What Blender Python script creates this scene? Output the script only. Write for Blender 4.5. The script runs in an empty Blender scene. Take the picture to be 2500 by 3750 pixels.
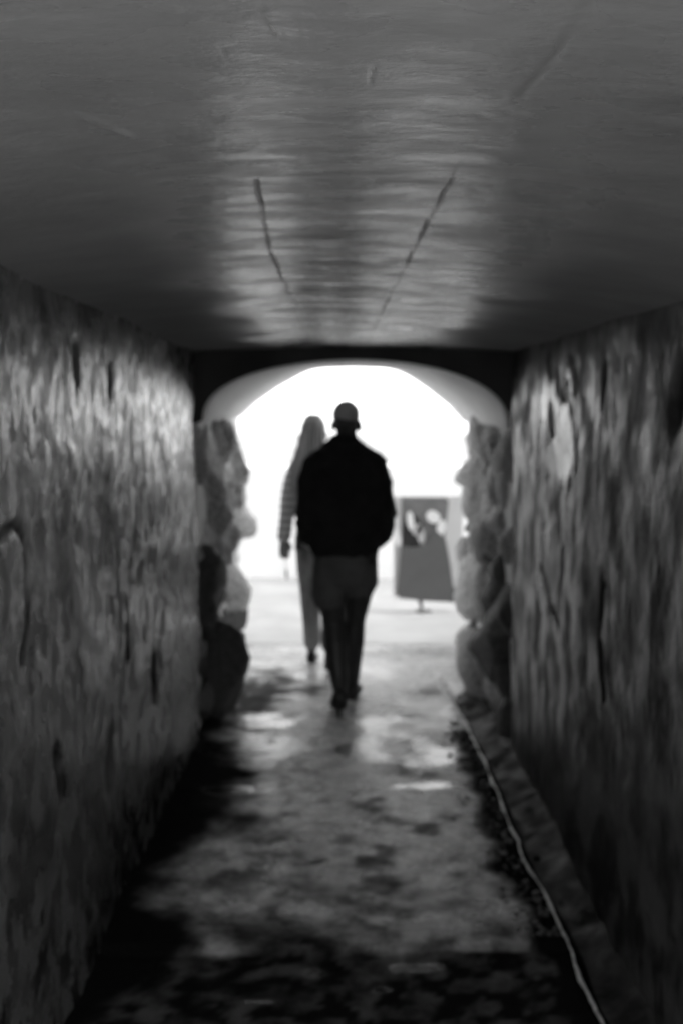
import bpy, bmesh, math, random
from mathutils import Vector, noise, Matrix
random.seed(7)
R = math.radians
S = bpy.context.scene
COL = S.collection

# ------------------------------------------------------------------ camera, sky, sun, exposure
cam_d = bpy.data.cameras.new('camera')
cam = bpy.data.objects.new('camera', cam_d); COL.objects.link(cam)
cam.location = (0, 0, 1.6)
cam.rotation_euler = (R(90 - 4.07), 0, R(0.35))
cam_d.sensor_fit = 'VERTICAL'; cam_d.sensor_height = 36; cam_d.sensor_width = 24
cam_d.lens = 40; cam_d.clip_start = 0.05; cam_d.clip_end = 1500
cam_d.dof.use_dof = True; cam_d.dof.focus_distance = 1.35; cam_d.dof.aperture_fstop = 4.3
cam_d.dof.aperture_blades = 0
S.camera = cam

SUN_EL, SUN_AZ = 58, 96         # degrees; high sun behind thin cloud, to the right of the tunnel
w = bpy.data.worlds.new('World'); S.world = w; w.use_nodes = True
nt = w.node_tree
bgn = nt.nodes['Background']; bgn.inputs['Strength'].default_value = 0.15
sky = nt.nodes.new('ShaderNodeTexSky'); sky.sky_type = 'NISHITA'; sky.sun_disc = False
sky.sun_elevation = R(SUN_EL); sky.sun_rotation = R(SUN_AZ)
sky.air_density = 1.0; sky.dust_density = 1.2
bw = nt.nodes.new('ShaderNodeRGBToBW')
nt.links.new(sky.outputs[0], bw.inputs[0]); nt.links.new(bw.outputs[0], bgn.inputs['Color'])
sun_d = bpy.data.lights.new('sun', 'SUN'); sun_d.energy = 0.6; sun_d.angle = R(12); sun_d.color = (1, 1, 1)
sun = bpy.data.objects.new('sun', sun_d); COL.objects.link(sun)
sd = Vector((math.sin(R(SUN_AZ)) * math.cos(R(SUN_EL)), math.cos(R(SUN_AZ)) * math.cos(R(SUN_EL)), math.sin(R(SUN_EL))))
sun.rotation_euler = sd.to_track_quat('Z', 'Y').to_euler()
sun.location = (3, 20, 20)

S.view_settings.view_transform = 'Standard'; S.view_settings.look = 'None'
S.view_settings.gamma = 1; S.view_settings.use_curve_mapping = False
S.view_settings.exposure = 2.6
S.render.engine = 'CYCLES'
S.cycles.max_bounces = 10; S.cycles.diffuse_bounces = 8; S.cycles.glossy_bounces = 6
S.cycles.use_denoising = True
S.cycles.sample_clamp_indirect = 6.0
S.cycles.caustics_reflective = True; S.cycles.blur_glossy = 0.5

# ------------------------------------------------------------------ helpers
def mat(name, c0, c1=None, scale=6.0, rough=(0.7, 0.9), bump=0.0, bscale=40.0, stretch=(1, 1, 1), spec=0.5,
        detail=6, c_lo=0.35, c_hi=0.65, attr=None, bump_dist=0.01, r_lo=0.38, r_hi=0.62, r_scale=1.7):
    """grey principled surface: noise between two greys, roughness by a second noise, two-octave relief."""
    m = bpy.data.materials.new(name); m.use_nodes = True
    t = m.node_tree; n = t.nodes; L = t.links
    p = n['Principled BSDF']
    c1 = c0 if c1 is None else c1
    tc = n.new('ShaderNodeTexCoord'); mp = n.new('ShaderNodeMapping'); mp.inputs['Scale'].default_value = stretch
    L.new(tc.outputs['Object'], mp.inputs['Vector'])
    nz = n.new('ShaderNodeTexNoise'); nz.inputs['Scale'].default_value = scale; nz.inputs['Detail'].default_value = detail
    nz.inputs['Roughness'].default_value = 0.62
    L.new(mp.outputs[0], nz.inputs['Vector'])
    cr = n.new('ShaderNodeMapRange'); cr.inputs['From Min'].default_value = c_lo; cr.inputs['From Max'].default_value = c_hi
    cr.inputs['To Min'].default_value = c0; cr.inputs['To Max'].default_value = c1
    L.new(nz.outputs[0], cr.inputs['Value'])
    col = cr.outputs[0]
    if attr:
        at = n.new('ShaderNodeAttribute'); at.attribute_name = attr[0]
        mx = n.new('ShaderNodeMapRange'); mx.inputs['From Min'].default_value = 0; mx.inputs['From Max'].default_value = 1
        mx.inputs['To Max'].default_value = attr[1]
        L.new(at.outputs['Fac'], mx.inputs['Value']); L.new(col, mx.inputs['To Min'])
        col = mx.outputs[0]
    L.new(col, p.inputs['Base Color'])
    n2 = n.new('ShaderNodeTexNoise'); n2.inputs['Scale'].default_value = scale * r_scale; n2.inputs['Detail'].default_value = 5
    L.new(mp.outputs[0], n2.inputs['Vector'])
    rr = n.new('ShaderNodeMapRange'); rr.inputs['From Min'].default_value = r_lo; rr.inputs['From Max'].default_value = r_hi
    rr.inputs['To Min'].default_value = rough[0]; rr.inputs['To Max'].default_value = rough[1]
    L.new(n2.outputs[0], rr.inputs['Value'])
    ro = rr.outputs[0]
    if attr and len(attr) > 2:
        mx = n.new('ShaderNodeMapRange'); mx.inputs['To Max'].default_value = attr[2]
        L.new(at.outputs['Fac'], mx.inputs['Value']); L.new(ro, mx.inputs['To Min']); ro = mx.outputs[0]
    L.new(ro, p.inputs['Roughness'])
    p.inputs['Specular IOR Level'].default_value = spec
    if bump:
        n3 = n.new('ShaderNodeTexNoise'); n3.inputs['Scale'].default_value = bscale; n3.inputs['Detail'].default_value = 8
        n3.inputs['Roughness'].default_value = 0.6
        L.new(mp.outputs[0], n3.inputs['Vector'])
        b = n.new('ShaderNodeBump'); b.inputs['Strength'].default_value = bump; b.inputs['Distance'].default_value = bump_dist
        L.new(n3.outputs[0], b.inputs['Height']); L.new(b.outputs[0], p.inputs['Normal'])
    return m

def link_mesh(name, verts, faces, material, parent=None, smooth=True):
    me = bpy.data.meshes.new(name); me.from_pydata(verts, [], faces); me.validate(); me.update()
    if smooth: me.shade_smooth()
    o = bpy.data.objects.new(name, me); COL.objects.link(o)
    if material: me.materials.append(material)
    if parent: o.parent = parent
    return o

def tag(o, label=None, cat=None, group=None, kind=None):
    if label: o['label'] = label
    if cat: o['category'] = cat
    if group: o['group'] = group
    if kind: o['kind'] = kind
    return o

def empty(name, loc=(0, 0, 0)):
    o = bpy.data.objects.new(name, None); COL.objects.link(o); o.location = loc; o.empty_display_size = 0.1
    return o

def fbm(x, y, z, sc, octv=4, seed=0.0):
    return noise.fractal(Vector((x * sc + seed, y * sc + seed * 1.7, z * sc - seed)), 0.9, 2.1, octv)

def sstep(a, b, v):
    t = max(0.0, min(1.0, (v - a) / (b - a))); return t * t * (3 - 2 * t)

def box_geo(x0, x1, y0, y1, z0, z1):
    v = [(x, y, z) for z in (z0, z1) for y in (y0, y1) for x in (x0, x1)]
    f = [(0, 2, 3, 1), (4, 5, 7, 6), (0, 1, 5, 4), (2, 6, 7, 3), (0, 4, 6, 2), (1, 3, 7, 5)]
    return v, f

def add_geo(V, F, v, f):
    o = len(V); V += v; F += [tuple(i + o for i in q) for q in f]

def tube(V, F, pts, radii, seg=14, flat=None):
    """capped tube through pts; radii are floats or (rx, ry) in the section's frame; ends are rounded by extra rings."""
    pts = [Vector(p) for p in pts]; n = len(pts)
    rad = [(r, r) if not isinstance(r, tuple) else r for r in radii]
    d0 = (pts[1] - pts[0]).normalized(); d1 = (pts[-1] - pts[-2]).normalized()
    P, Q = [], []
    for k in (0.98, 0.8, 0.45):
        e = math.sqrt(1 - k * k); m = min(rad[0]); P.append(pts[0] - d0 * m * k); Q.append((rad[0][0] * e, rad[0][1] * e))
    P += pts; Q += rad
    for k in (0.45, 0.8, 0.98):
        e = math.sqrt(1 - k * k); m = min(rad[-1]); P.append(pts[-1] + d1 * m * k); Q.append((rad[-1][0] * e, rad[-1][1] * e))
    base = len(V)
    ref = Vector((0, 1, 0)) if abs(d0.y) < 0.8 else Vector((0, 0, 1))
    for i, p in enumerate(P):
        d = (P[min(i + 1, len(P) - 1)] - P[max(i - 1, 0)]).normalized()
        u = ref.cross(d).normalized(); v = d.cross(u).normalized()
        for s in range(seg):
            a = 2 * math.pi * s / seg
            q = p + u * (math.cos(a) * Q[i][0]) + v * (math.sin(a) * Q[i][1])
            V.append(tuple(q))
    for i in range(len(P) - 1):
        for s in range(seg):
            a = base + i * seg + s; b = base + i * seg + (s + 1) % seg
            F.append((a, b, b + seg, a + seg))
    F.append(tuple(base + s for s in reversed(range(seg))))
    F.append(tuple(base + (len(P) - 1) * seg + s for s in range(seg)))

def ball(V, F, c, r, seg=20, rings=12, rot=None):
    """ellipsoid with radii r=(rx,ry,rz)"""
    base = len(V); M = rot or Matrix.Identity(3); c = Vector(c)
    V.append(tuple(c + M @ Vector((0, 0, -r[2]))))
    for i in range(1, rings):
        ph = -math.pi / 2 + math.pi * i / rings
        for s in range(seg):
            a = 2 * math.pi * s / seg
            V.append(tuple(c + M @ Vector((r[0] * math.cos(ph) * math.cos(a), r[1] * math.cos(ph) * math.sin(a), r[2] * math.sin(ph)))))
    V.append(tuple(c + M @ Vector((0, 0, r[2]))))
    top = len(V) - 1
    for s in range(seg):
        F.append((base, base + 1 + (s + 1) % seg, base + 1 + s))
        F.append((top, top - seg + s, top - seg + (s + 1) % seg))
    for i in range(rings - 2):
        for s in range(seg):
            a = base + 1 + i * seg + s; b = base + 1 + i * seg + (s + 1) % seg
            F.append((a, b, b + seg, a + seg))

def fuse(name, V, F, voxel, smooth_it, material, parent=None, disp=None):
    """voxel-fuses overlapping closed shapes into one continuous surface, then relaxes it."""
    o = link_mesh(name + '_draft', V, F, None)
    r = o.modifiers.new('r', 'REMESH'); r.mode = 'VOXEL'; r.voxel_size = voxel
    s = o.modifiers.new('s', 'SMOOTH'); s.iterations = smooth_it; s.factor = 0.5
    dg = bpy.context.evaluated_depsgraph_get()
    me = bpy.data.meshes.new_from_object(o.evaluated_get(dg)); me.name = name
    old = o.data; bpy.data.objects.remove(o); bpy.data.meshes.remove(old)
    if disp:
        for v, nn in zip(me.vertices, [v.normal.copy() for v in me.vertices]):
            v.co += nn * disp(v.co)
        me.update()
    me.shade_smooth(); me.materials.clear(); me.materials.append(material)
    n = bpy.data.objects.new(name, me); COL.objects.link(n)
    if parent:
        n.parent = parent; n.matrix_parent_inverse = Matrix.Translation(parent.location).inverted()
    return n

def float_attr(o, name, vals):
    a = o.data.attributes.new(name, 'FLOAT', 'POINT'); a.data.foreach_set('value', vals)

# ------------------------------------------------------------------ materials
M_ceil = mat('ceiling_paint', 0.26, 0.31, scale=3.2, rough=(0.20, 0.34), bump=0.30, bscale=9, stretch=(1.1, 1.9, 1), spec=0.5, bump_dist=0.012,
             attr=('mark', 0.05, 0.7))
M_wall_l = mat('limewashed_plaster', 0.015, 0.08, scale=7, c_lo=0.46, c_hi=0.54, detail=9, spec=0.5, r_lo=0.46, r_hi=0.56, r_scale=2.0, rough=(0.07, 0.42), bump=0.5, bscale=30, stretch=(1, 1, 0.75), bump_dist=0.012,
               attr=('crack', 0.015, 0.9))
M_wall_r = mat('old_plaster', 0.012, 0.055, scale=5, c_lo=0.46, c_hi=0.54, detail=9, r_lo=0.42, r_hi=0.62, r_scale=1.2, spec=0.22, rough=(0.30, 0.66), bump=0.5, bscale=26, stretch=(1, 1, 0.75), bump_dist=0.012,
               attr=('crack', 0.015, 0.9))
M_core = mat('masonry_core', 0.16, 0.24, scale=5, rough=(0.8, 0.9), bump=0.4, bscale=20)
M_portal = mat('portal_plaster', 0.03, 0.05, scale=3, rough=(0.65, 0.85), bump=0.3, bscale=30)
M_soffit = mat('soffit_lit_plaster', 0.84, 0.90, scale=3, rough=(0.65, 0.85), bump=0.3, bscale=30)  # portal plaster again, paled to put daylight into the soffit's colour
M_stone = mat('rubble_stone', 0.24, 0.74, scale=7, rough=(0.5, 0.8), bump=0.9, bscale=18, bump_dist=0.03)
M_stone_d = mat('shaded_stone', 0.03, 0.09, scale=7, rough=(0.5, 0.8), bump=0.9, bscale=18, bump_dist=0.03)  # dark copy of the rubble stone, with shade put into its colour
M_floor = mat('worn_wet_floor', 0.10, 0.56, scale=8, c_lo=0.40, c_hi=0.60, detail=10, rough=(0.10, 0.40), bump=0.8, bscale=42, bump_dist=0.012,
              attr=('dirt', 0.007, 0.9))
M_ground = mat('pale_paving', 0.20, 0.265, scale=1.6, rough=(0.6, 0.85), bump=0.3, bscale=14)
M_white = mat('whitewash', 0.74, 0.82, scale=2.0, rough=(0.8, 0.9), bump=0.2, bscale=12)
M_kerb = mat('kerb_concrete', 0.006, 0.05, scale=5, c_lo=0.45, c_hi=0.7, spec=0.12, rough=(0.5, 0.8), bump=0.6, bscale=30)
M_lip = mat('wet_ridge', 0.35, 0.6, scale=14, rough=(0.15, 0.3), bump=0.3, bscale=50)
M_pebble = mat('wet_pebble', 0.015, 0.05, scale=12, rough=(0.25, 0.5), bump=0.3, bscale=40)
M_black = mat('black_cloth', 0.012, 0.018, scale=14, rough=(0.85, 0.95), bump=0.3, bscale=60, spec=0.2)
M_shorts = mat('dark_shorts_cloth', 0.075, 0.10, scale=10, rough=(0.85, 0.95), bump=0.3, bscale=60, spec=0.2)
M_skin = mat('skin', 0.022, 0.03, scale=9, rough=(0.5, 0.6), bump=0.1, bscale=90)
M_skin_w = mat('skin_fair', 0.30, 0.36, scale=9, rough=(0.5, 0.6), bump=0.1, bscale=90)
M_shoe = mat('shoe_rubber', 0.012, 0.02, scale=9, rough=(0.6, 0.8), bump=0.1, bscale=60)
M_cap = mat('cap_cloth', 0.34, 0.44, scale=12, rough=(0.85, 0.95), bump=0.3, bscale=90, spec=0.2)
M_trousers = mat('linen_trousers', 0.12, 0.42, scale=8, rough=(0.85, 0.95), bump=0.4, bscale=30, stretch=(2, 2, 0.4), spec=0.2)
M_hair = mat('hair', 0.22, 0.70, scale=26, rough=(0.4, 0.55), bump=0.7, bscale=70, stretch=(1, 1, 0.05))
M_hair_m = mat('short_hair', 0.03, 0.06, scale=40, rough=(0.5, 0.6), bump=0.5, bscale=120)
M_knit = mat('striped_knit', 0.20, 0.20, scale=8, rough=(0.85, 0.95), bump=0.35, bscale=120, spec=0.2)
t = M_knit.node_tree; p = t.nodes['Principled BSDF']
tc = t.nodes.new('ShaderNodeTexCoord'); wv = t.nodes.new('ShaderNodeTexWave')
wv.bands_direction = 'Z'; wv.inputs['Scale'].default_value = 6.3; wv.inputs['Distortion'].default_value = 0.6
wv.inputs['Detail'].default_value = 1
mr = t.nodes.new('ShaderNodeMapRange'); mr.inputs['From Min'].default_value = 0.35; mr.inputs['From Max'].default_value = 0.65
mr.inputs['To Min'].default_value = 0.42; mr.inputs['To Max'].default_value = 0.80
t.links.new(tc.outputs['Object'], wv.inputs['Vector']); t.links.new(wv.outputs['Fac'], mr.inputs['Value'])
t.links.new(mr.outputs[0], p.inputs['Base Color'])
M_bag = mat('bag_leather', 0.012, 0.02, rough=(0.45, 0.6))
M_eye = mat('eye', 0.03, 0.05, rough=(0.2, 0.3))
M_bpale = mat('board_pale', 0.58, 0.64, scale=4, rough=(0.6, 0.7))
M_bgrey = mat('board_grey', 0.1, 0.115, scale=4, rough=(0.6, 0.75))
M_bmid = mat('board_mid', 0.12, 0.2, scale=6, rough=(0.6, 0.75))
M_bdark = mat('board_dark', 0.02, 0.03, scale=5, rough=(0.6, 0.75))
M_bwhite = mat('board_white', 0.85, 0.88, scale=4, rough=(0.5, 0.6))
M_blight = mat('board_light', 0.50, 0.55, scale=4, rough=(0.5, 0.6))
M_steel = mat('post_metal', 0.10, 0.14, rough=(0.5, 0.6))
M_cord = mat('pale_cord', 0.6, 0.66, rough=(0.6, 0.7))

for m_ in (M_wall_l, M_wall_r):      # flakes of old lime paint, plus upper walls paled to imitate light
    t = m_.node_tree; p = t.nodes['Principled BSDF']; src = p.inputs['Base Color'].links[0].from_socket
    at = t.nodes.new('ShaderNodeAttribute'); at.attribute_name = 'flakes_lit_top'
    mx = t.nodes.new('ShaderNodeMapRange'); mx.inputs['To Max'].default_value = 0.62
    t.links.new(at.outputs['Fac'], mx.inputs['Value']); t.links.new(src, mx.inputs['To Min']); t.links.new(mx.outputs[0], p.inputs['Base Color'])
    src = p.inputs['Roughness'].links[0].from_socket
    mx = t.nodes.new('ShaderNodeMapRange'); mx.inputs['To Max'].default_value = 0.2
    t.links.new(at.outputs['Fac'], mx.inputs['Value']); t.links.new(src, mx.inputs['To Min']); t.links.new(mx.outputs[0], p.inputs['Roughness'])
t = M_ceil.node_tree; p = t.nodes['Principled BSDF']      # gloss paint in the middle bay, dull distemper on the haunches
at = t.nodes.new('ShaderNodeAttribute'); at.attribute_name = 'dull'
src = p.inputs['Roughness'].links[0].from_socket
for inp, val in (('Roughness', 0.85), ('Specular IOR Level', 0.08)):
    mx = t.nodes.new('ShaderNodeMapRange'); mx.inputs['To Max'].default_value = val; mx.inputs['To Min'].default_value = 0.5
    t.links.new(at.outputs['Fac'], mx.inputs['Value'])
    if inp == 'Roughness': t.links.new(src, mx.inputs['To Min'])
    t.links.new(mx.outputs[0], p.inputs[inp])
t = M_floor.node_tree; p = t.nodes['Principled BSDF']      # floor paled near the mouth to imitate daylight, plus puddles
for an, inp, val in (('mouth_daylight', 'Base Color', 0.80), ('yard', 'Base Color', 0.28), ('wet', 'Roughness', 0.05)):  #
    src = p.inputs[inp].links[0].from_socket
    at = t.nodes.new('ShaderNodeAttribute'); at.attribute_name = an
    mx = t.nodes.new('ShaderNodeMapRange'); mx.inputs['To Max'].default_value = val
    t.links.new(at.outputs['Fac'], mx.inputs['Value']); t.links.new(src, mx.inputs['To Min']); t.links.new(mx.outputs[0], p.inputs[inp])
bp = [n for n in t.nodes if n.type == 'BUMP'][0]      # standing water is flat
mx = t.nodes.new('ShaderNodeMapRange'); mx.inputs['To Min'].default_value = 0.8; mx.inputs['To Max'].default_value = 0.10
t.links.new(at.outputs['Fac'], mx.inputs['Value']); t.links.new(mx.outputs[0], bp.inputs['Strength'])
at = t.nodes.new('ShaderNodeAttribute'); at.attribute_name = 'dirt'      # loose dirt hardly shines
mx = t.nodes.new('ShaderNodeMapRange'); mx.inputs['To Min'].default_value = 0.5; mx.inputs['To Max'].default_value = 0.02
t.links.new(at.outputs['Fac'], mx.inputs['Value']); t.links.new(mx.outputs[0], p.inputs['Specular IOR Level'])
# ------------------------------------------------------------------ tunnel measures (metres)
Y0, Y1, Y2 = 1.02, 5.89, 8.30        # entrance behind the camera, portal wall front and back
XL, XR = -0.778, 0.838
def ceil_z(x, y):
    near = max(0.0, min(1.0, (Y1 - y) / 3.0))
    z = 2.022
    if x > 0: z -= (0.02 + 0.075 * near) * (x / XR) ** 2.4
    else:     z -= (0.02 + 0.030 * near) * (x / XL) ** 2.4
    return z

def steps(a, b, d):
    n = max(1, round((b - a) / d)); return [a + (b - a) * i / n for i in range(n + 1)]

def seg_dist(p, a, b):
    ax, ay = a; bx, by = b; px, py = p
    t = ((px - ax) * (bx - ax) + (py - ay) * (by - ay)) / max(1e-9, (bx - ax) ** 2 + (by - ay) ** 2)
    t = max(0, min(1, t)); return math.hypot(px - ax - t * (bx - ax), py - ay - t * (by - ay))

# ------------------------------------------------------------------ ground outside
def lines(*segs):
    out = []
    for a, b, d in segs: out += steps(a, b, d)
    return sorted(set(round(v, 4) for v in out))
gx = lines((-600, -60, 90), (-60, -10, 10), (-10, -1.6, 0.7), (-1.6, 1.6, 0.2), (1.6, 10, 0.7), (10, 60, 10), (60, 600, 90))
gy = lines((-600, -60, 90), (-60, -8, 10), (-8, -0.4, 0.6), (-0.4, 0.98, 0.165), (1.08, 8.25, 0.9), (8.36, 20, 0.25), (20, 60, 10), (60, 600, 90))
V = []
for y in gy:
    for x in gx:
        inside = -1.45 < x < 1.45 and 1.02 < y < 8.26
        V.append((x, y, -0.4 if inside else -0.004 + 0.008 * fbm(x, y, 0, 0.8, 2)))
nx = len(gx)
F = [(j * nx + i, j * nx + i + 1, (j + 1) * nx + i + 1, (j + 1) * nx + i) for j in range(len(gy) - 1) for i in range(nx - 1)]
tag(link_mesh('ground', V, F, M_ground), 'pale flat ground outside the tunnel mouth, bright in daylight', kind='structure')

# ------------------------------------------------------------------ tunnel floor
def drain_x(y):
    k = [(2.5, .684), (3.03, .684), (3.225, .673), (3.44, .685), (3.75, .682), (4.05, .659), (4.37, .652), (4.915, .658), (5.5, .653), (5.9, .643), (6.5, .622), (7.12, .572), (7.6, .55)]
    if y <= k[0][0]: return k[0][1]
    for (a, xa), (b, xb) in zip(k, k[1:]):
        if y <= b: return xa + (xb - xa) * (y - a) / (b - a)
    return k[-1][1]
fx = steps(XL - 0.12, XR + 0.12, 0.02); fy = steps(Y0, Y2 + 0.12, 0.025)
V, D, DU, WE, YA = [], [], [], [], []
for y in fy:
    dx = drain_x(y)
    for x in fx:
        z = 0.010 * fbm(x, y, 0, 1.6, 2, 3.1) + 0.0022 * fbm(x, y, 0, 14, 3, 1.2)
        jt = 3.42 + 0.015 * math.sin(x * 3.0)
        z -= 0.022 * math.exp(-((y - jt) / 0.022) ** 2) + 0.018 * (1 - sstep(jt - 0.05, jt, y))
        z -= 0.012 * math.exp(-((y - 4.92 - 0.06 * fbm(x, 0, 0, 2, 2)) / 0.035) ** 2) * (0.5 + 0.5 * fbm(x, 3, 0, 1.5, 2))
        z -= 0.075 * sstep(dx + 0.01, dx + 0.05, x) * (1 - sstep(6.6, 7.8, y))
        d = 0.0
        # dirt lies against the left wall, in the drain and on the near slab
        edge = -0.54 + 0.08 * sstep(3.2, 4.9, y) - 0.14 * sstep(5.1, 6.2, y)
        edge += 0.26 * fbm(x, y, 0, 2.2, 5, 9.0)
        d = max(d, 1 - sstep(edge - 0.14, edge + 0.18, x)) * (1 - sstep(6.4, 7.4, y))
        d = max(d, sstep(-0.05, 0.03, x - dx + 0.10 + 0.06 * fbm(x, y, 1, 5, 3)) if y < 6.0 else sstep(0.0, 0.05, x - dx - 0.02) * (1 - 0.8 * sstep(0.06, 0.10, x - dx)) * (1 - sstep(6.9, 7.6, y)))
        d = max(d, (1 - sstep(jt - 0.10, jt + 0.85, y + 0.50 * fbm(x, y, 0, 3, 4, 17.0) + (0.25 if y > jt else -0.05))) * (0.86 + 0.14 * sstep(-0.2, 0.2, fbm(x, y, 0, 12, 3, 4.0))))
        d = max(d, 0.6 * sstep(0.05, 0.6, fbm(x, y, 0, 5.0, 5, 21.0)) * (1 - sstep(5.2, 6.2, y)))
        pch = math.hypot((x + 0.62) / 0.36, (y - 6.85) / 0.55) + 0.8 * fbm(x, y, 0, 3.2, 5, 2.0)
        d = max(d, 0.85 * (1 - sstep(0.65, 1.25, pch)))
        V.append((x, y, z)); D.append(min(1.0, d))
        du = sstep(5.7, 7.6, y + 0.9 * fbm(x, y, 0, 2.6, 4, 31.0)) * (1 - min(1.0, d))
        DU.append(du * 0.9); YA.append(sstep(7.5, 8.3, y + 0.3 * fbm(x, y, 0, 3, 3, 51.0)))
        wt = 0.0
        for px_, py_, rx_, ry_ in ((.53, 6.97, .13, .22), (.57, 6.33, .09, .28), (.36, 6.28, .16, .10), (-.63, 8.02, .16, .16), (-.50, 6.22, .13, .18), (-.34, 6.15, .10, .12), (-.52, 4.98, .16, .07), (.35, 5.05, .2, .06), (.45, 5.5, .10, .2), (-.1, 3.30, .05, .03), (.22, 3.33, .10, .03), (.1, 3.2, .03, .03), (-.25, 3.12, .05, .02)):
            wt = max(wt, 1 - sstep(0.6, 1.1, math.hypot((x - px_) / rx_, (y - py_) / ry_) + 0.5 * fbm(x, y, 0, 9, 3, 41.0)))
        wt = max(wt, 0.75 * sstep(0.02, 0.30, fbm(x * 1.3, y * 0.8, 0, 2.4, 5, 61.0)) * sstep(4.2, 5.6, y))
        WE.append(wt)
nx = len(fx)
F = [(j * nx + i, j * nx + i + 1, (j + 1) * nx + i + 1, (j + 1) * nx + i) for j in range(len(fy) - 1) for i in range(nx - 1)]
floor = link_mesh('tunnel_floor', V, F, M_floor); float_attr(floor, 'dirt', D); float_attr(floor, 'mouth_daylight', DU); float_attr(floor, 'wet', WE); float_attr(floor, 'yard', YA)
tag(floor, 'worn damp tunnel floor with dark dirty edges leading to the arch', kind='structure')

# kerb between drain and right wall
ky = steps(Y0, 7.6, 0.04); prof = 9; V = []
for y in ky:
    x0 = drain_x(y) + 0.055
    for i in range(prof):
        t = i / (prof - 1); x = x0 + (XR + 0.15 - x0) * t
        z = -0.07 + 0.065 * sstep(0.0, 0.7, t) + 0.02 * t + (0.022 * fbm(x, y, 0, 6, 4, 5.0) if t > 0 else 0)
        V.append((x, y, z))
F = [(j * prof + i, j * prof + i + 1, (j + 1) * prof + i + 1, (j + 1) * prof + i) for j in range(len(ky) - 1) for i in range(prof - 1)]
tag(link_mesh('kerb', V, F, M_kerb), 'rough concrete kerb along the foot of the right wall', kind='structure')

# bright wet ridge along the drain
V, F = [], []
pts, rad = [], []
for y in steps(Y0, 7.15, 0.03):
    pts.append((drain_x(y) + 0.012 * fbm(0, y, 0, 4, 4), y, 0.006 + 0.006 * fbm(1, y, 0, 5, 3)))
    rad.append(max(0.0015, 0.0050 + 0.007 * fbm(2, y, 0, 6, 4)))
tube(V, F, pts, rad, 10)
tag(link_mesh('drain_ridge', V, F, M_lip), 'thin wavy pale ridge catching light along the dark drain by the right wall', 'drain edge')

# pebbles and grit beside the drain
V, F = [], []
for k in range(240):
    y = random.uniform(3.5, 6.2); x = drain_x(y) - abs(random.gauss(0.0, 0.07)) - 0.015
    r = random.uniform(0.004, 0.011)
    rot = Matrix.Rotation(random.uniform(0, 6.28), 3, 'Z')
    ball(V, F, (x, y, 0.004 + r * 0.2), (r * random.uniform(.8, 1.5), r * random.uniform(.7, 1.3), r * random.uniform(.5, .8)), 7, 5, rot)
tag(link_mesh('gravel', V, F, M_pebble), 'wet grit and pebbles scattered along the drain', kind='stuff')

# ------------------------------------------------------------------ tunnel ceiling
cx = sorted(set(steps(XL - 0.14, -0.42, 0.02) + steps(-0.42, -0.22, 0.006) + steps(-0.22, 0.27, 0.003) + steps(0.27, 0.34, 0.007) + steps(0.34, XR + 0.14, 0.02))); cy = sorted(set(steps(Y0, 2.0, 0.015) + steps(2.0, Y1 + 0.02, 0.03)))
def ceil_lines(x, y):
    g = 0.0; mk = 0.0
    for a, b, wd, dp in (((-.155, 1.95), (-.185, 2.75), .0017, .005), ((-.185, 2.75), (-.16, 5.8), .0017, .0045), ((.178, 1.80), (.135, 3.25), .0019, .005), ((.135, 3.25), (.075, 5.8), .0018, .0045), ((.24, 1.08), (.215, 1.46), .007, .0012),
                         ((-.085, 1.17), (-.078, 1.255), .0022, .002), ((-.142, 1.28), (-.141, 1.31), .002, .0015), ((.026, 1.35), (.026, 1.41), .002, .0015), ((-.36, 1.52), (-.29, 1.70), .004, -.004)):
        d = seg_dist((x + 0.006 * fbm(0, y, 0, 5, 3), y), a, b)
        e = math.exp(-(d / wd) ** 2)
        if dp > .004: e *= sstep(1.72, 2.2, y) * (0.7 + 0.45 * sstep(4.6, 3.2, y))
        e *= 0.35 + 0.65 * sstep(-.25, .1, fbm(x, y, 0, 3.5, 2, 13)); g += dp * e; mk = max(mk, 0.25 * e if dp > 0 else 0)
        if dp > .004 or dp == .002: mk = max(mk, 0.62 * e * (0.6 + 0.4 * sstep(-.2, .2, fbm(x, y, 0, 5, 2, 3))))
    j = 1.49 - 0.06 * (x / 0.5) ** 2
    g += 0.002 * sstep(j - 0.012, j + 0.012, y) * (1 - sstep(0.30, 0.6, abs(x - 0.05)))
    return g, mk
V, D, DL = [], [], []
for y in cy:
    for x in cx:
        g, mk = ceil_lines(x, y)
        z = ceil_z(x, y) + 0.0035 * fbm(x * 0.6, y * 1.7, 0, 2.3, 4, 6.0) + 0.0010 * fbm(x * .7, y * 2.2, 0, 11, 3, 2.0) + g
        z += 0.008 * math.sin(y * 2.3) * sstep(4.0, 5.2, y) * 0.5
        V.append((x, y, z)); D.append(mk)
        DL.append(sstep(0.34, 0.62, abs(x - 0.03) + 0.10 * fbm(x, y, 0, 2.5, 4, 15.0)))
nx = len(cx)
F = [(j * nx + i, (j + 1) * nx + i, (j + 1) * nx + i + 1, j * nx + i + 1) for j in range(len(cy) - 1) for i in range(nx - 1)]
o = link_mesh('tunnel_ceiling', V, F, M_ceil); float_attr(o, 'mark', D); float_attr(o, 'dull', DL)
tag(o, 'low painted tunnel ceiling with two long cracks and a glossy sheen', kind='structure')
v, f = box_geo(XL - 0.6, XR + 0.6, Y0, Y1 - 0.003, 2.06, 2.6)
link_mesh('roof_slab', v, f, M_core, o, smooth=False)

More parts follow.
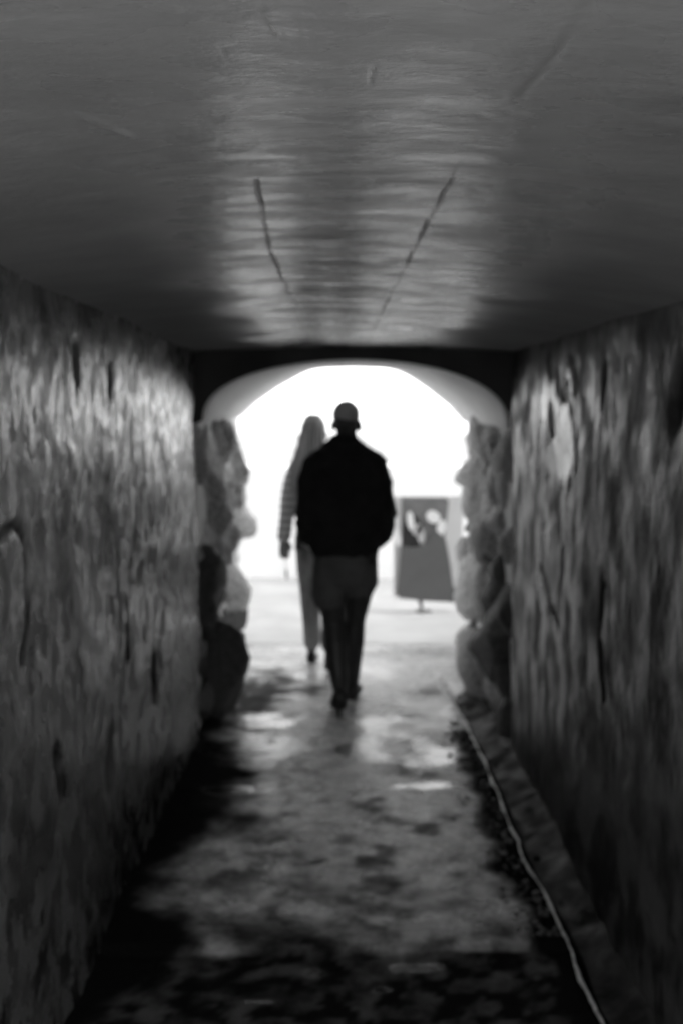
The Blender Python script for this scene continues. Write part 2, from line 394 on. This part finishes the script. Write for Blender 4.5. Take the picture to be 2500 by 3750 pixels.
# ------------------------------------------------------------------ tunnel side walls
def wall(name, xw, sgn, material, seed, marks, patches, label, pale=1.0, rough_k=1.0):
    wy = sorted(set(steps(Y0, 3.2, 0.010) + steps(3.2, Y1 + 0.02, 0.02))); wz = steps(-0.12, 2.06, 0.02)
    V, D, PV = [], [], []
    for z in wz:
        for y in wy:
            d = 0.022 * fbm(0, y, z, 0.9, 3, seed) + rough_k * 0.0055 * fbm(0, y * 0.9, z * 0.9, 5.5, 5, seed + 3) + rough_k * 0.0028 * fbm(0, y, z, 15, 3, seed + 5)
            c = 0.0
            for a, b, wd, dp in marks:
                q = seg_dist((y + 0.012 * fbm(0, y * .1, z, 7, 3, 8), z + 0.01 * fbm(1, y, z, 9, 3, 8)), a, b)
                e = math.exp(-(q / wd) ** 2); d -= dp * e; c = max(c, min(1.0, e * 1.2))
            pv = 0.0
            for a, b, wd, dp in patches:
                q = seg_dist((y + 0.10 * fbm(0, y, z, 5, 3, 2), z + 0.07 * fbm(1, y, z, 6, 3, 2)), a, b)
                d += dp * (1 - sstep(wd * 0.8, wd, q)); pv = max(pv, (1 - sstep(wd * 0.75, wd, q)) * (1 if dp > .009 else .3))
            # the plaster rolls off into the dark corner at the portal wall and under the ceiling
            d -= 0.035 * sstep(Y1 - 0.10, Y1, y)
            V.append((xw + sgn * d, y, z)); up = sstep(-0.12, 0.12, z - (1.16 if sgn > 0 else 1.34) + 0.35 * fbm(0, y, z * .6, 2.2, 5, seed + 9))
            up *= 0.35 + 0.65 * sstep(-0.12, 0.10, fbm(0, y, z, 6.0, 5, seed + 19))  # upper wall made paler in colour, standing in for light there
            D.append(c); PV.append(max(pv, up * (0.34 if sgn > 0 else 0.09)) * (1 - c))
    n = len(wy)
    F = [(j * n + i, j * n + i + 1, (j + 1) * n + i + 1, (j + 1) * n + i) for j in range(len(wz) - 1) for i in range(n - 1)]
    if sgn > 0: F = [q[::-1] for q in F]
    F = [q[::-1] for q in F]
    o = link_mesh(name, V, F, material); float_attr(o, 'crack', D); float_attr(o, 'flakes_lit_top', PV)
    v, f = box_geo(*( (xw - 0.6, xw - 0.09) if sgn > 0 else (xw + 0.09, xw + 0.6) ), Y0, Y1 - 0.003, -0.3, 2.055)
    c = link_mesh('wall_core', v, f, M_core, o, smooth=False)
    return tag(o, label, 'wall', kind='thing')
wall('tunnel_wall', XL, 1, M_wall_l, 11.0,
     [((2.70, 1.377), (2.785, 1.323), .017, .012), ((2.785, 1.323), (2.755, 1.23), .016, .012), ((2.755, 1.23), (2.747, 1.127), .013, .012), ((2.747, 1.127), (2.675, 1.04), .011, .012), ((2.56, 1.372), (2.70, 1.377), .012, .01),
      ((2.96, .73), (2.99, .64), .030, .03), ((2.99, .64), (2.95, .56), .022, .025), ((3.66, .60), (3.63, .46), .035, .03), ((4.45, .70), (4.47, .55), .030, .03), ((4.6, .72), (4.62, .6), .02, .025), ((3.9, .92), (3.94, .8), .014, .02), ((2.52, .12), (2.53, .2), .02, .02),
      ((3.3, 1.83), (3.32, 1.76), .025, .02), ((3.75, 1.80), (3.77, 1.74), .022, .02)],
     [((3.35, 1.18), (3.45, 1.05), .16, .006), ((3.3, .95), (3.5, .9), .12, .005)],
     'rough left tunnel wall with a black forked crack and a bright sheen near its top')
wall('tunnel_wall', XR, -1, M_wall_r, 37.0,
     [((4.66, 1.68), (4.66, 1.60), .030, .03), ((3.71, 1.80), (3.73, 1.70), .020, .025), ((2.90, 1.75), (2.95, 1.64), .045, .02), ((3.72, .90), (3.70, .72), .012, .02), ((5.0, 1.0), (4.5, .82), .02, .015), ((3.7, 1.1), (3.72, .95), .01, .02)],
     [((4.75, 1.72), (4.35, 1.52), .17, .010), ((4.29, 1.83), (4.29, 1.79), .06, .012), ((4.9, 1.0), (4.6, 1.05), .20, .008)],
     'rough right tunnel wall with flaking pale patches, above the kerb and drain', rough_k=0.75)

# ------------------------------------------------------------------ portal wall: arched passage through thick masonry
def front_curve(n):
    out = []
    for i in range(n + 1):
        a = math.pi - math.pi * i / n
        x = 0.037 + 0.79 * math.cos(a); zs = 1.655 if x < 0 else 1.62
        out.append((x, zs + (1.968 - zs) * abs(math.sin(a)) ** 0.85))
    return out
def back_curve(n):
    k = [(-.765, 1.715), (-.66, 1.81), (-.508, 1.915), (-.37, 1.992), (-.29, 2.034), (-.20, 2.052), (0.03, 2.060), (.26, 2.053), (.35, 2.036), (.44, 1.992), (.572, 1.905), (.72, 1.79), (.82, 1.68)]
    L = [0]
    for a, b in zip(k, k[1:]): L.append(L[-1] + math.dist(a, b))
    out = []
    for i in range(n + 1):
        s = L[-1] * i / n
        for j in range(len(k) - 1):
            if s <= L[j + 1] + 1e-9:
                t = (s - L[j]) / (L[j + 1] - L[j]); out.append((k[j][0] + (k[j + 1][0] - k[j][0]) * t, k[j][1] + (k[j + 1][1] - k[j][1]) * t)); break
    return out
N = 40
JL, JR = -0.80, 0.865
def ring(curve, y):
    c = [(JL, -0.3), (JL, curve[0][1] - 0.02)] + curve + [(JR, curve[-1][1] - 0.02), (JR, -0.3)]
    return c
V, F = [], []
K = 14
rings = []
fc, bc = front_curve(N), back_curve(N)
for k in range(K + 1):
    t = k / K; y = Y1 + (Y2 - Y1) * t
    cur = [(a[0] + (b[0] - a[0]) * t, a[1] + (b[1] - a[1]) * t) for a, b in zip(fc, bc)]
    row = []
    for i, (x, z) in enumerate(ring(cur, y)):
        wob = 0.006 * fbm(x, y, z, 3.5, 3, 4.4) if 0 < k < K else 0
        row.append(len(V)); V.append((x, y, z + wob))
    rings.append(row)
m = len(rings[0])
for k in range(K):
    for i in range(m - 1):
        F.append((rings[k][i], rings[k][i + 1], rings[k + 1][i + 1], rings[k + 1][i]))
# front and back faces out to a wide rectangle
HX, HZ = 4.2, 2.75
for row, flip in ((rings[0], False), (rings[-1], True)):
    y = V[row[0]][1]; out = []
    for i, vi in enumerate(row):
        x, _, z = V[vi]
        if i == 0: q = (-HX, -0.3)
        elif i == m - 1: q = (HX, -0.3)
        elif i == 1: q = (-HX, z)
        elif i == m - 2: q = (HX, z)
        else:
            t = (i - 2) / (m - 5); q = (-HX + 2 * HX * t, HZ)
        out.append(len(V)); V.append((q[0], y, q[1]))
    for i in range(m - 1):
        q = (row[i], out[i], out[i + 1], row[i + 1]); F.append(q[::-1] if flip else q)
    if not flip: fo = out
    else:
        for i in range(m - 1): F.append((fo[i], out[i], out[i + 1], fo[i + 1]))
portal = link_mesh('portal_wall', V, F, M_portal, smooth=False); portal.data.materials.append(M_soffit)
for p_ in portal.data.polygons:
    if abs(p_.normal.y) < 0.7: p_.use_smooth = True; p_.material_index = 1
tag(portal, 'thick end wall with a low arched opening on rough stone jambs', 'archway', kind='thing')

# rubble stones of the two jambs: each stone a part
def stone_mesh(seed):
    rg = random.Random(seed)
    planes = [(Vector((rg.gauss(0, 1), rg.gauss(0, 1), rg.gauss(0, 1))).normalized(), rg.uniform(0.58, 0.86)) for _ in range(13)]
    bm = bmesh.new(); bmesh.ops.create_icosphere(bm, subdivisions=3, radius=1.0)
    for v in bm.verts:
        c = v.co.copy()
        for pn, pd in planes:
            k_ = c.dot(pn) - pd
            if k_ > 0: c -= pn * k_
        c *= 1.22
        c *= 1 + 0.12 * noise.fractal(c * 1.2 + Vector((seed * 7.1, seed, 0)), 1.0, 2.0, 3) + 0.07 * noise.noise(c * 4 + Vector((seed, 0, 3)))
        v.co = c
    me = bpy.data.meshes.new('stone'); bm.to_mesh(me); bm.free(); me.shade_smooth(); me.materials.append(M_stone)
    return me
SM = [stone_mesh(s + 1) for s in range(7)]
SD = []
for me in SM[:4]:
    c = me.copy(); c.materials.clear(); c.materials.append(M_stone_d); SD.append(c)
def stone(x, y, z, sx, sy, sz, dark=False):
    o = bpy.data.objects.new('stone', random.choice(SD if dark else SM)); COL.objects.link(o); o.parent = portal
    o.location = (x, y, z); o.scale = (sx, sy, sz); o.rotation_euler = (random.uniform(-.25, .25), random.uniform(-.2, .2), random.uniform(-.3, .3))
    return o
for sgn, xj in ((-1, JL), (1, JR)):
    placed = []
    tries = 0
    while len(placed) < 62 and tries < 4000:
        tries += 1
        y = random.uniform(Y1 + 0.14, Y2 - 0.16); z = random.uniform(0.04, 1.56)
        rad_ = random.uniform(0.13, 0.20)
        if any(math.hypot((y - q[0]) * 0.75, z - q[1]) < 0.72 * (rad_ + q[2]) for q in placed): continue
        placed.append((y, z, rad_))
        dep = random.uniform(.085, .125)
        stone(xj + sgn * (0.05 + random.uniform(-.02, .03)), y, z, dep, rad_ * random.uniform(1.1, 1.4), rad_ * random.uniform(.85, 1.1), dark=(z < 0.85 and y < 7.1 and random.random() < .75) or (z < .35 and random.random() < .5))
# the stones whose outlines show against the light
for a in ((-0.74, 6.45, 0.22, .15, .22, .26, True), (-0.77, 6.12, 0.74, .11, .16, .20, True), (-0.79, 7.7, 0.55, .11, .3, .16, False), (-0.80, 7.9, 0.95, .12, .3, .14, False),
          (-0.82, 8.0, 1.32, .11, .25, .15, False), (-0.79, 6.9, 1.05, .09, .22, .13, False),
          (0.83, 6.3, 0.42, .11, .24, .24, True), (0.86, 6.8, 0.9, .11, .22, .15, False), (0.88, 7.9, 1.30, .13, .3, .16, False), (0.87, 7.3, 1.0, .10, .2, .11, False), (0.82, 7.0, 0.16, .12, .3, .2, False), (0.88, 7.8, 0.5, .10, .3, .2, False)):
    stone(*a)

# ------------------------------------------------------------------ whitewashed wall beyond the yard
V, F = [], []
for i in range(41):
    x = -14 + 28 * i / 40
    top = 1.24 + 0.02 * fbm(x, 0, 0, 0.8, 2)
    for (y, z) in ((12.35, -0.2), (12.30, top - .03), (12.36, top), (12.66, top), (12.72, top - .03), (12.70, -0.2)):
        V.append((x, y + 0.01 * fbm(x, z, 0, 1.2, 2), z))
for i in range(40):
    for j in range(5): F.append((i * 6 + j, i * 6 + j + 1, i * 6 + j + 7, i * 6 + j + 6))
F.append(tuple(range(6))); F.append(tuple(40 * 6 + j for j in reversed(range(6))))
tag(link_mesh('yard_wall', V, F, M_white, smooth=False), 'low whitewashed wall across the bright yard beyond the arch', 'wall', kind='thing')

# ------------------------------------------------------------------ board outside the arch
BY = 10.0
bx = 0.665
board = empty('notice_board', (bx, BY, 0))
def bpart(name, V, F, m, smooth=False):
    o = link_mesh(name, V, F, m, board, smooth); return o
def prism(pts, y0, y1, bev=0.0):
    n = len(pts); V = [(x, y0, z) for x, z in pts] + [(x, y1, z) for x, z in pts]
    F = [tuple(range(n)), tuple(range(2 * n - 1, n - 1, -1))] + [(i, i + n, (i + 1) % n + n, (i + 1) % n) for i in range(n)]
    F = [q[::-1] for q in F] if sum(pts[i][0] * pts[(i + 1) % n][1] - pts[(i + 1) % n][0] * pts[i][1] for i in range(n)) < 0 else F
    return V, F
def oval(cx, cz, rx, rz, rot=0, n=22):
    c, s = math.cos(R(rot)), math.sin(R(rot))
    return [(cx + rx * math.cos(a) * c - rz * math.sin(a) * s, cz + rx * math.cos(a) * s + rz * math.sin(a) * c) for a in [2 * math.pi * i / n for i in range(n)]]
def BP(px, py):      # photograph pixel (1568 wide) on the board's plane
    return ((px - 800) * BY / 2613 - bx, 1.6 - (py - 990) * BY / 2613)
def BQ(*pp): return [BP(*q) for q in pp]
bpart('panel', *prism(BQ((905, 1372), (1062, 1384), (1062, 1139), (905, 1139)), 0.0, 0.03), M_bpale)
bpart('picture', *prism(BQ((920, 1262), (1018, 1262), (1030, 1150), (1022, 1143), (922, 1143)), -0.008, 0.002), M_bmid)
bpart('dark_shape', *prism(BQ((922, 1262), (962, 1262), (965, 1232), (972, 1208), (958, 1186), (944, 1180), (932, 1186), (924, 1210)), -0.014, -0.006), M_bdark)
pl = BQ((917, 1374), (911, 1362), (913, 1335), (921, 1254), (950, 1258), (975, 1250), (990, 1222), (1002, 1218), (1022, 1238), (1032, 1290), (1040, 1345), (1048, 1358), (1048, 1372), (1043, 1384), (980, 1381))
bpart('lower_panel', *prism(pl, -0.045, -0.010), M_bgrey)
for px, py, rx, rz, rot, m in ((942, 1196, 8, 22, 6, M_bwhite), (957, 1216, 11, 14, -30, M_blight), (966, 1228, 9, 22, 8, M_blight), (994, 1187, 17, 14, -30, M_bwhite), (1012, 1213, 10, 20, -14, M_bwhite), (905, 1190, 7, 24, 0, M_bwhite), (912, 1232, 8, 24, 12, M_bwhite)):
    c = BP(px, py); k = BY / 2613
    bpart('oval_spot', *prism(oval(c[0], c[1], rx * k, rz * k, rot), -0.024, -0.015 if m is M_blight else -0.0135), m)
bpart('corner_knob', *prism(oval(*BP(1049, 1362), .018, .028), -0.055, -0.012), M_bdark, True)
V, F = [], []; a = BP(966, 1382); tube(V, F, [(a[0] - .004, .02, a[1] + .02), (a[0] + .012, .02, a[1] - .07), (a[0] + .016, .02, 0.0)], [.022, .014, .011], 10); bpart('post', V, F, M_steel, True)
V, F = [], []; tube(V, F, [(a[0] + .016, -.06, .004), (a[0] + .016, .10, .004)], [.014, .014], 8); tube(V, F, [(a[0] - .03, .02, .004), (a[0] + .09, .02, .004)], [.012, .012], 8); bpart('foot', V, F, M_steel, True)
tag(board, 'low grey notice board with white oval spots on a short post outside the arch', 'notice board')

# ------------------------------------------------------------------ people
def hand(V, F, wrist, d, side, thumb_dir, curl=0.5, s=1.0, flexdir=(0, 1, 0)):
    """palm, four unequal curled fingers and a thumb; d = hand direction, side = across the palm (towards the thumb), flexdir = curl side"""
    w = Vector(wrist); d = Vector(d).normalized(); sd_ = Vector(side).normalized(); fl = Vector(flexdir).normalized()
    tube(V, F, [w, w + d * 0.045 * s, w + d * 0.092 * s], [(0.024 * s, 0.020 * s), (0.036 * s, 0.017 * s), (0.038 * s, 0.014 * s)], 12) if abs(sd_.x) > .5 else \
        tube(V, F, [w, w + d * 0.045 * s, w + d * 0.092 * s], [(0.020 * s, 0.024 * s), (0.017 * s, 0.036 * s), (0.014 * s, 0.038 * s)], 12)
    for i, ln in enumerate((0.074, 0.082, 0.076, 0.058)):
        b = w + d * 0.085 * s + sd_ * (0.030 - 0.020 * i) * s
        a1 = b + (d * math.cos(curl * .5) + fl * math.sin(curl * .5)) * ln * .45 * s
        a2 = a1 + (d * math.cos(curl * 1.3) + fl * math.sin(curl * 1.3)) * ln * .32 * s
        a3 = a2 + (d * math.cos(curl * 1.9) + fl * math.sin(curl * 1.9)) * ln * .25 * s
        tube(V, F, [b - d * .02 * s, b, a1, a2, a3], [.009 * s, .0095 * s, .0088 * s, .008 * s, .0065 * s], 9)
    b = w + d * 0.025 * s + sd_ * 0.022 * s; td = Vector(thumb_dir).normalized()
    tube(V, F, [b, b + td * .032 * s, b + (td * .6 + d * .4).normalized() * .058 * s + d * .01 * s], [.012 * s, .0105 * s, .008 * s], 9)

def head(V, F, c, yaw, s=1.0):
    """skull, jaw, nose, lips, brow and ears; c is the centre of the skull, yaw turns the face from +Y"""
    M = Matrix.Rotation(yaw, 3, 'Z'); c = Vector(c)
    g = lambda x, y, z: c + M @ (Vector((x, y, z)) * s)
    ball(V, F, g(0, -0.008, 0.015), (0.076 * s, 0.096 * s, 0.098 * s), 22, 14, M)
    ball(V, F, g(0, 0.030, -0.050), (0.060 * s, 0.062 * s, 0.072 * s), 20, 12, M)
    ball(V, F, g(0, 0.072, -0.092), (0.026 * s, 0.022 * s, 0.022 * s), 12, 8, M)
    tube(V, F, [g(0, 0.088, 0.005), g(0, 0.104, -0.028), g(0, 0.100, -0.036)], [.009 * s, .014 * s, .013 * s], 9)
    tube(V, F, [g(-.024, 0.082, -0.064), g(0, 0.094, -0.063), g(.024, 0.082, -0.064)], [.006 * s, .0085 * s, .006 * s], 8)
    tube(V, F, [g(-.045, 0.070, 0.018), g(0, 0.088, 0.022), g(.045, 0.070, 0.018)], [.010 * s, .011 * s, .010 * s], 8)
    for e in (-1, 1):
        ball(V, F, g(e * 0.081, -0.012, -0.030), (0.010 * s, 0.022 * s, 0.034 * s), 10, 8, M @ Matrix.Rotation(e * -0.35, 3, 'Z'))
    return g

def eyes(g, parent, s=1.0):
    for e in (-1, 1):
        V, F = [], []; ball(V, F, g(e * 0.030, 0.078, -0.002), (.011 * s, .011 * s, .009 * s), 10, 8)
        o = link_mesh('eye', V, F, M_eye, parent); o.matrix_parent_inverse = Matrix.Translation(parent.location).inverted()

# ---- man in black jacket
MY = 6.46
man = empty('person', (-0.02, MY, 0))
V, F = [], []
hx = -0.012
g = head(V, F, (hx, MY + 0.02, 1.654), R(-6), 0.97)
tube(V, F, [(hx - .004, MY - .01, 1.46), (hx, MY, 1.54), (hx, MY + .012, 1.63)], [.075, .060, .058], 16)
# trunk
tube(V, F, [(-.02, MY, .86), (-.02, MY, .98), (-.02, MY, 1.15), (-.02, MY - .01, 1.32), (-.02, MY - .01, 1.42)], [(.165, .115), (.160, .11), (.155, .105), (.185, .115), (.13, .09)], 18)
# arms: both hands forward in the jacket pockets
for e, ex in ((-1, -.262), (1, .235)):
    tube(V, F, [(-.02 + e * .17, MY, 1.43), (ex, MY - .02, 1.13), (ex - e * .04, MY + .16, .98)], [.058, .045, .032], 12)
    hand(V, F, (ex - e * .045, MY + .165, .975), (-e * .3, .45, -.75), (e * .1, .8, .5), (0, .9, -.1), .7, .95, (-e, 0, -.2))
# legs: image-left leg trails with lifted heel, the other leads
tube(V, F, [(-.105, MY, .90), (-.105, MY - .01, .70), (-.084, MY + .01, .50), (-.070, MY - .03, .38), (-.053, MY - .10, .20), (-.044, MY - .14, .125)], [.098, .086, .063, .070, .051, .040], 14)
tube(V, F, [(.072, MY, .90), (.062, MY + .04, .70), (.036, MY + .10, .50), (.027, MY + .13, .38), (.025, MY + .20, .20), (.021, MY + .23, .10)], [.098, .086, .062, .068, .049, .040], 14)
tube(V, F, [(-.046, MY - .15, .125), (-.05, MY - .08, .06), (-.055, MY - .01, .03)], [.036, .035, .026], 10)
tube(V, F, [(.021, MY + .22, .06), (.030, MY + .30, .045), (.038, MY + .40, .03)], [.036, .034, .024], 10)
body = fuse('body', V, F, 0.006, 4, M_skin, man)
# jacket
V, F = [], []
tube(V, F, [(-.022, MY, .945), (-.022, MY, .99), (-.022, MY, 1.10), (-.024, MY - .005, 1.25), (-.022, MY - .012, 1.38), (-.018, MY - .012, 1.455)],
     [(.205, .135), (.215, .145), (.232, .150), (.232, .150), (.222, .135), (.160, .105)], 26)
tube(V, F, [(-.018, MY - .012, 1.44), (hx, MY - .005, 1.500), (hx, MY + .002, 1.530)], [(.135, .10), (.088, .085), (.076, .078)], 18)
tube(V, F, [(-.115, MY, 1.50), (-.065, MY, 1.545), (-.02, MY - .02, 1.55)], [.045, .038, .036], 12)
for e, sx_, ex in ((-1, -.218, -.230), (1, .174, .192)):
    tube(V, F, [(sx_ - e * .02, MY - .01, 1.395), (sx_ + e * .008, MY - .02, 1.31), (ex - e * .006, MY - .035, 1.17), (ex + e * .003, MY - .02, 1.08), (ex - e * .004, MY + .05, 1.01), (ex - e * .030, MY + .12, .975)], [.066, .070, .066, .070, .066, .060], 16)
for e in (-1, 1):
    tube(V, F, [(hx + e * .03, MY - .01, 1.53), (-.018 + e * .10, MY - .012, 1.475), (-.018 + e * .19, MY - .012, 1.418)], [.05, .05, .052], 12)
jacket = fuse('jacket', V, F, 0.009, 7, M_black, man, lambda c: 0.005 * noise.fractal(Vector((c.x * 9, c.y * 9, c.z * 14)), 1, 2, 3))
# shorts
V, F = [], []
tube(V, F, [(-.022, MY, .80), (-.022, MY, .96)], [(.178, .125), (.176, .125)], 22)
tube(V, F, [(-.105, MY, .84), (-.108, MY - .005, .70), (-.106, MY, .665)], [.098, .100, .104], 18)
tube(V, F, [(.070, MY + .01, .84), (.072, MY + .035, .74), (.054, MY + .05, .715)], [.100, .101, .104], 18)
shorts = fuse('shorts', V, F, 0.008, 3, M_shorts, man, lambda c: 0.004 * noise.fractal(Vector((c.x * 12, c.y * 12, c.z * 8)), 1, 2, 3))
# shoes
V, F = [], []
tube(V, F, [(-.046, MY - .165, .115), (-.052, MY - .11, .070), (-.056, MY - .03, .038), (-.058, MY + .03, .030)], [(.047, .05), (.050, .046), (.053, .036), (.042, .026)], 16)
fuse('shoe', V, F, 0.005, 3, M_shoe, man)
V, F = [], []
tube(V, F, [(.021, MY + .195, .055), (.029, MY + .27, .052), (.038, MY + .36, .04), (.044, MY + .42, .032)], [(.042, .05), (.044, .048), (.050, .036), (.040, .026)], 16)
fuse('shoe', V, F, 0.005, 3, M_shoe, man)
# cap: crown, band and peak towards the front
V, F = [], []
ball(V, F, g(0, -0.006, 0.040), (0.078, 0.102, 0.080), 24, 14)
tube(V, F, [g(0, -.006, .022), g(0, -.006, .03)], [(.077, .098), (.078, .100)], 24)
tube(V, F, [g(-.035, .095, .030), g(-.02, .135, .024), g(.02, .135, .024), g(.035, .095, .030)], [.012, .010, .010, .012], 8)
tube(V, F, [g(0, .08, .030), g(0, .15, .020)], [(.06, .006), (.045, .005)], 12)
fuse('cap', V, F, 0.005, 3, M_cap, man, lambda c: 0.002 * noise.fractal(c * 30, 1, 2, 2))
# short hair below the cap
V, F = [], []
ball(V, F, g(0, -0.030, -0.015), (0.073, 0.076, 0.058), 20, 12)
fuse('hair', V, F, 0.006, 2, M_hair_m, man)
eyes(g, man, .97)
tag(man, 'person walking away in a black jacket, dark shorts and a cap', 'person')

# ---- woman in striped knit
WY = 7.60
wom = empty('person', (-0.20, WY, 0))
V, F = [], []
hx = -0.215
g = head(V, F, (hx - .006, WY + 0.015, 1.600), R(-22), 0.95)
tube(V, F, [(-.20, WY - .01, 1.38), (-.205, WY, 1.46), (hx, WY + .005, 1.55)], [.062, .050, .050], 14)
tube(V, F, [(-.195, WY, .88), (-.195, WY, 1.04), (-.195, WY, 1.20), (-.195, WY, 1.33), (-.195, WY, 1.38)], [(.16, .115), (.125, .09), (.145, .10), (.155, .095), (.10, .07)], 18)
# image-left arm hanging, the other arm bent behind the man's side
tube(V, F, [(-.365, WY, 1.345), (-.405, WY - .01, 1.10), (-.432, WY + .015, .875)], [.044, .037, .026], 12)
hand(V, F, (-.434, WY + .018, .880), (.05, .06, -1), (1, .25, 0.05), (.8, .3, -.7), .5, .95, (-.2, 1, 0))
tube(V, F, [(-.045, WY, 1.345), (.005, WY - .02, 1.11), (-.02, WY + .13, .95)], [.044, .037, .026], 12)
hand(V, F, (-.022, WY + .135, .945), (-.15, .6, -.7), (-.3, .7, .6), (-.2, .9, .2), .5, .90, (-1, 0, 0))
tube(V, F, [(-.275, WY, .88), (-.275, WY + .03, .66), (-.262, WY + .07, .46), (-.256, WY + .09, .32), (-.252, WY + .11, .10)], [.085, .072, .052, .052, .034], 14)
tube(V, F, [(-.115, WY, .88), (-.115, WY - .02, .66), (-.115, WY - .05, .46), (-.118, WY - .11, .32), (-.122, WY - .21, .12)], [.085, .072, .052, .052, .034], 14)
tube(V, F, [(-.252, WY + .10, .06), (-.250, WY + .17, .045), (-.248, WY + .25, .025)], [.032, .032, .020], 10)
tube(V, F, [(-.122, WY - .22, .12), (-.122, WY - .17, .06), (-.122, WY - .10, .026)], [.033, .032, .022], 10)
fuse('body', V, F, 0.006, 3, M_skin_w, wom)
# knit sweater
V, F = [], []
tube(V, F, [(-.195, WY, .86), (-.195, WY, 1.0), (-.195, WY, 1.18), (-.195, WY, 1.31), (-.197, WY - .005, 1.385)], [(.165, .125), (.150, .115), (.165, .12), (.170, .115), (.10, .08)], 22)
tube(V, F, [(-.358, WY, 1.335), (-.388, WY - .005, 1.22), (-.408, WY - .01, 1.08), (-.418, WY, .97), (-.430, WY + .012, .895)], [.052, .056, .050, .047, .046], 16)
tube(V, F, [(-.045, WY, 1.335), (-.02, WY - .01, 1.22), (.005, WY - .02, 1.11), (-.02, WY + .11, .97)], [.056, .058, .052, .048], 14)
fuse('sweater', V, F, 0.008, 5, M_knit, wom, lambda c: 0.003 * noise.fractal(Vector((c.x * 12, c.y * 12, c.z * 16)), 1, 2, 3))
# trousers, loose
V, F = [], []
tube(V, F, [(-.195, WY, .80), (-.195, WY, .95)], [(.160, .125), (.135, .105)], 20)
tube(V, F, [(-.268, WY, .84), (-.268, WY + .02, .66), (-.258, WY + .06, .46), (-.250, WY + .08, .28), (-.248, WY + .09, .17)], [.088, .080, .066, .060, .058], 16)
tube(V, F, [(-.120, WY, .84), (-.116, WY - .02, .66), (-.116, WY - .06, .46), (-.118, WY - .13, .30), (-.120, WY - .19, .20)], [.088, .080, .066, .060, .058], 16)
fuse('trousers', V, F, 0.007, 3, M_trousers, wom, lambda c: 0.006 * noise.fractal(Vector((c.x * 22, c.y * 22, c.z * 3)), 1, 2, 3))
for pts in ([(-.252, WY + .06, .062), (-.250, WY + .14, .050), (-.248, WY + .23, .030), (-.247, WY + .27, .026)], [(-.122, WY - .24, .115), (-.122, WY - .19, .068), (-.122, WY - .11, .034), (-.122, WY - .06, .028)]):
    V, F = [], []; tube(V, F, pts, [(.036, .045), (.038, .042), (.044, .030), (.034, .022)], 14); fuse('shoe', V, F, 0.005, 2, M_shoe, wom)
# long straight hair
V, F = [], []
ball(V, F, (hx - .018, WY - .012, 1.622), (.080, .098, .092), 24, 14)
tube(V, F, [(hx - .020, WY - .04, 1.62), (hx - .035, WY - .068, 1.50), (hx - .055, WY - .088, 1.38), (hx - .062, WY - .105, 1.24), (hx - .055, WY - .100, 1.12)], [(.076, .070), (.088, .055), (.112, .042), (.110, .032), (.080, .022)], 26)
hair = fuse('hair', V, F, 0.006, 4, M_hair, wom, lambda c: 0.0035 * math.sin(c.x * 260 + 5 * noise.noise(Vector((c.x * 14, c.y * 14, c.z * 3)))) + 0.006 * noise.noise(Vector((c.x * 24, c.y * 24, c.z * 3))))
eyes(g, wom, .95)
tag(wom, 'person with long straight hair in a striped sweater walking beside the black jacket', 'person')

# bag at her hip and the thin cord in her hand
bag = empty('handbag', (-.335, WY + .01, .80))
V, F = [], []
tube(V, F, [(.02, -.01, .02), (.028, 0, .10), (.035, 0, .16)], [(.045, .09), (.050, .10), (.030, .075)], 16)
o = fuse('pouch', V, F, 0.006, 3, M_bag); o.parent = bag
V, F = [], []
tube(V, F, [(.035, -.05, .15), (.045, -.09, .30), (.10, -.13, .45), (.20, -.05, .60)], [.008] * 4, 8)
link_mesh('strap', V, F, M_bag, bag)
tag(bag, 'small black handbag hanging at the hip of the striped sweater', 'bag')
cord = empty('hanging_cord', (-.418, WY + .05, .765))
V, F = [], []
tube(V, F, [(0, 0, .03), (-.006, 0, -.02), (-.002, 0, -.10)], [.0035, .003, .003], 8); link_mesh('cord', V, F, M_cord, cord)
V, F = [], []
tube(V, F, [(-.002, 0, -.10), (0, 0, -.13), (.002, 0, -.165)], [.005, .008, .004], 10); link_mesh('tip', V, F, M_bag, cord)
tag(cord, 'thin pale cord with a dark tip hanging from a hand', 'cord')
